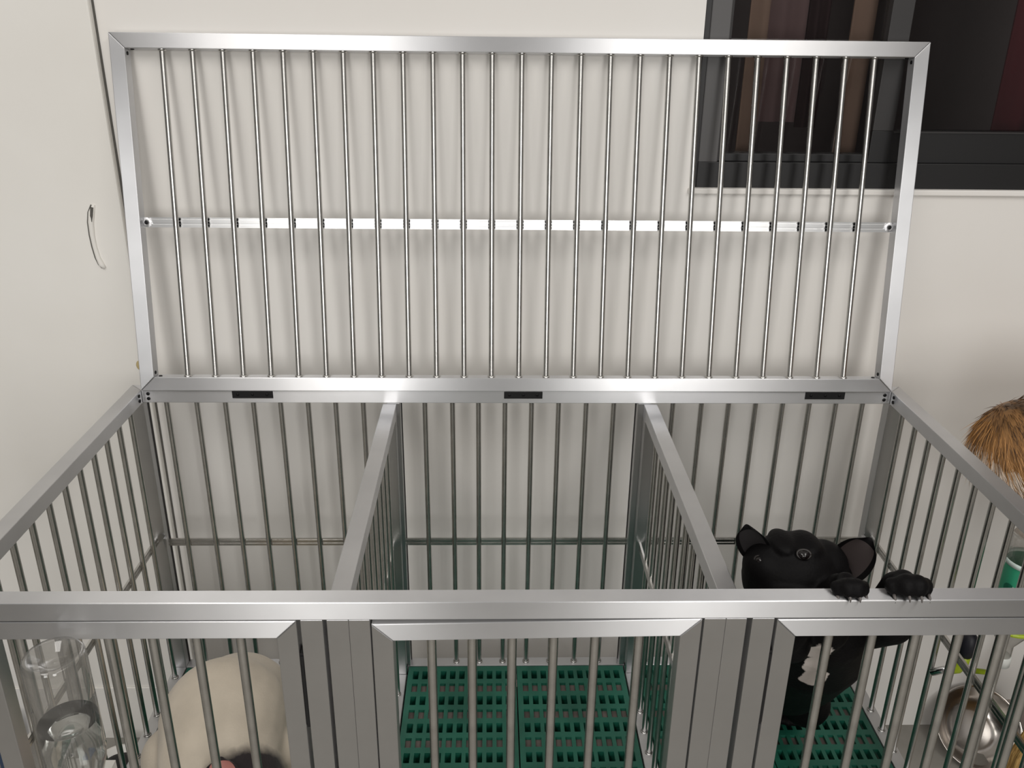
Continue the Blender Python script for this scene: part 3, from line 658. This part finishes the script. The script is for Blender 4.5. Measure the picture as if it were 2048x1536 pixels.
decal('printed_disc', LABELD, lambda t: (A0 + .27 * math.cos(t), -.163 + .0085 * math.sin(t)), 24, lb)
def moon(a, z, s):
    def f(t):
        if t < math.pi: u = t / math.pi; ang = -1.2 + 2.4 * u; return (a + s * math.cos(ang), z + s * .031 * math.sin(ang))
        u = (t - math.pi) / math.pi; ang = 1.2 - 2.4 * u; return (a + s * (.72 * math.cos(ang) + .12), z + s * .031 * math.sin(ang))
    return f
decal('printed_crescent', LABELW, moon(A0 + .05, -.166, .33), 24, lb, .0009); decal('printed_crescent', LABELW, moon(A0 + .85, -.170, .2), 24, lb, .0009)
decal('printed_swirl', LABELW, lambda t: (A0 + .60 + .42 * math.cos(t), -.205 + .016 * math.sin(t)), 24, lb)
decal('printed_swirl', LABELB, lambda t: (A0 + .72 + .10 * math.cos(t), -.192 + .005 * math.sin(t)), 16, lb, .0009)
bm = nbm(); lathe(bm, [(R1 + .0008, -.1185), (R1 + .0018, -.1185), (R1 + .0018, -.1265), (R1 + .0008, -.1265)], (dx_, dyy, 0), 40); obj('label_band', bm, LABELW, dr, smooth=True)
bm = nbm(); tube(bm, [(dx_, dyy, -.300), (dx_, dyy, -.301), (dx_, dyy, -.318), (dx_, dyy, -.320)], [.0130, .0142, .0142, .010], 20); obj('neck_cap', bm, MILKY, dr, smooth=True)
bm = nbm()
tube(bm, [(dx_, dyy, -.322), (dx_ - .008, dyy + .010, -.345), (.742, .298, -.362)], [.0045, .0045, .0050], 12); tube(bm, [(.737, .304, -.338), (.736, .305, -.352), (.731, .309, -.366), (.724, .316, -.374)], [.0090, .0100, .0105, .0100], 18); obj('valve', bm, LIME, dr, smooth=True)
bm = nbm(); tube(bm, [(.7245, .3155, -.3735), (.7060, .333, -.397)], [.0062, .0062], 16); obj('nozzle', bm, CHROME, dr, smooth=True)
bm = nbm(); ball(bm, (.737, .304, -.316), (.0155, .0155, .0270), 24); obj('rubber_bulb', bm, RUBBER, dr, smooth=True)
bm = nbm(); tube(bm, [(dx_ + .034 * math.cos(a), dyy + .034 * math.sin(a), -.238) for a in [2 * math.pi * k / 28 for k in range(29)]], .0035, 8); box(bm, .7185, dx_ - .03, dyy - .006, dyy + .006, -.244, -.232); box(bm, dx_ + .028, dx_ + .035, dyy - .010, dyy + .0, -.262, -.238); obj('clip_ring', bm, LIME, dr, smooth=False)
# steel bowl leaning on the wall
bc = Vector((1.066, .672, -.852)); ax = Vector((-.10, -.66, .74)).normalized(); MB = ax.to_track_quat('Z', 'Y').to_matrix()
bm = nbm(); lathe(bm, [(r_ * .94, z_ * .94) for r_, z_ in [(.0005, -.055), (.045, -.055), (.060, -.050), (.080, -.032), (.094, -.006), (.099, .0), (.102, -.002), (.100, -.005), (.096, -.009), (.082, -.035), (.061, -.0535), (.045, -.0575), (.0005, -.0575)]], bc, 96, 0, MB)
tag(obj('steel_bowl', bm, BOWLM, None, smooth=True), 'round stainless steel bowl leaning against the wall right of the cage', 'bowl')
# straw broom
br = tag(empty('broom', (1.11, .50, FZ)), 'straw broom standing on the floor beside the steel bowl, at the right edge', 'broom')
bm = nbm(); rnd = random.Random(5)
for k in range(240):
    t = rnd.random(); u = rnd.uniform(-1, 1); xb = 1.014 + .15 * t; yb_ = .495 + .022 * u
    tube(bm, [(1.100 + (xb - 1.100) * .55, .50 + .008 * u, -.655), (1.100 + (xb - 1.100) * .85, .50 + .016 * u, -.76), (xb, yb_, FZ + .002 + rnd.random() * .004)], [.0030, .0034, .0026], 6)
b_ = obj('bristles', bm, STRAW, br); b_['kind'] = 'stuff'
for z, x0, x1 in ((-.775, 1.030, 1.170), (-.715, 1.045, 1.155)):
    bm = nbm(); tube(bm, [(1.100 + (x1 - x0) / 2 * math.cos(a), .498 + .028 * math.sin(a), z) for a in [2 * math.pi * k / 32 for k in range(33)]], .0022, 8); obj('stitching', bm, SEAM, br, smooth=True)
bm = nbm(); tube(bm, [(1.100, .50, -.665), (1.19, .70, .30)], .012, 14); obj('handle', bm, mat('pale_wood', (.42, .28, .14), .5), br, smooth=True)
# floor things at the left
wb = tag(empty('pet_bowl', (-.872, .625, FZ)), 'white plastic bowl holding something black, on the floor left of the cage', 'bowl')
bm = nbm(); lathe(bm, [(.0005, FZ + .001), (.034, FZ + .001), (.040, FZ + .004), (.050, FZ + .034), (.053, FZ + .036), (.051, FZ + .038), (.046, FZ + .035), (.036, FZ + .008), (.0005, FZ + .006)], (-.872, .625, 0), 40); obj('bowl_shell', bm, WHITEP, wb, smooth=True)
bm = nbm(); lathe(bm, [(.0005, FZ + .027), (.030, FZ + .026), (.0425, FZ + .022), (.036, FZ + .010), (.0005, FZ + .009)], (-.872, .625, 0), 32); obj('filling', bm, DARKFILL, wb, smooth=True)
bm = nbm(); x0, x1, y0, y1 = -1.36, -1.112, .45, .705
hexa(bm, [(x0 + .02, y0 + .02, FZ), (x0 + .02, y1 - .02, FZ), (x1 - .02, y1 - .02, FZ), (x1 - .02, y0 + .02, FZ), (x0, y0, FZ + .10), (x0, y1, FZ + .10), (x1, y1, FZ + .10), (x1, y0, FZ + .10)])
top = max(bm.faces, key=lambda f: f.calc_center_median().z); r = bmesh.ops.inset_individual(bm, faces=[top], thickness=.008); bmesh.ops.translate(bm, verts=top.verts, vec=(0, 0, -.09))
tag(obj('plastic_tub', bm, BLUEP, None, bevel=.004), 'blue plastic tub on the floor at the far left, barely in the picture', 'tub')
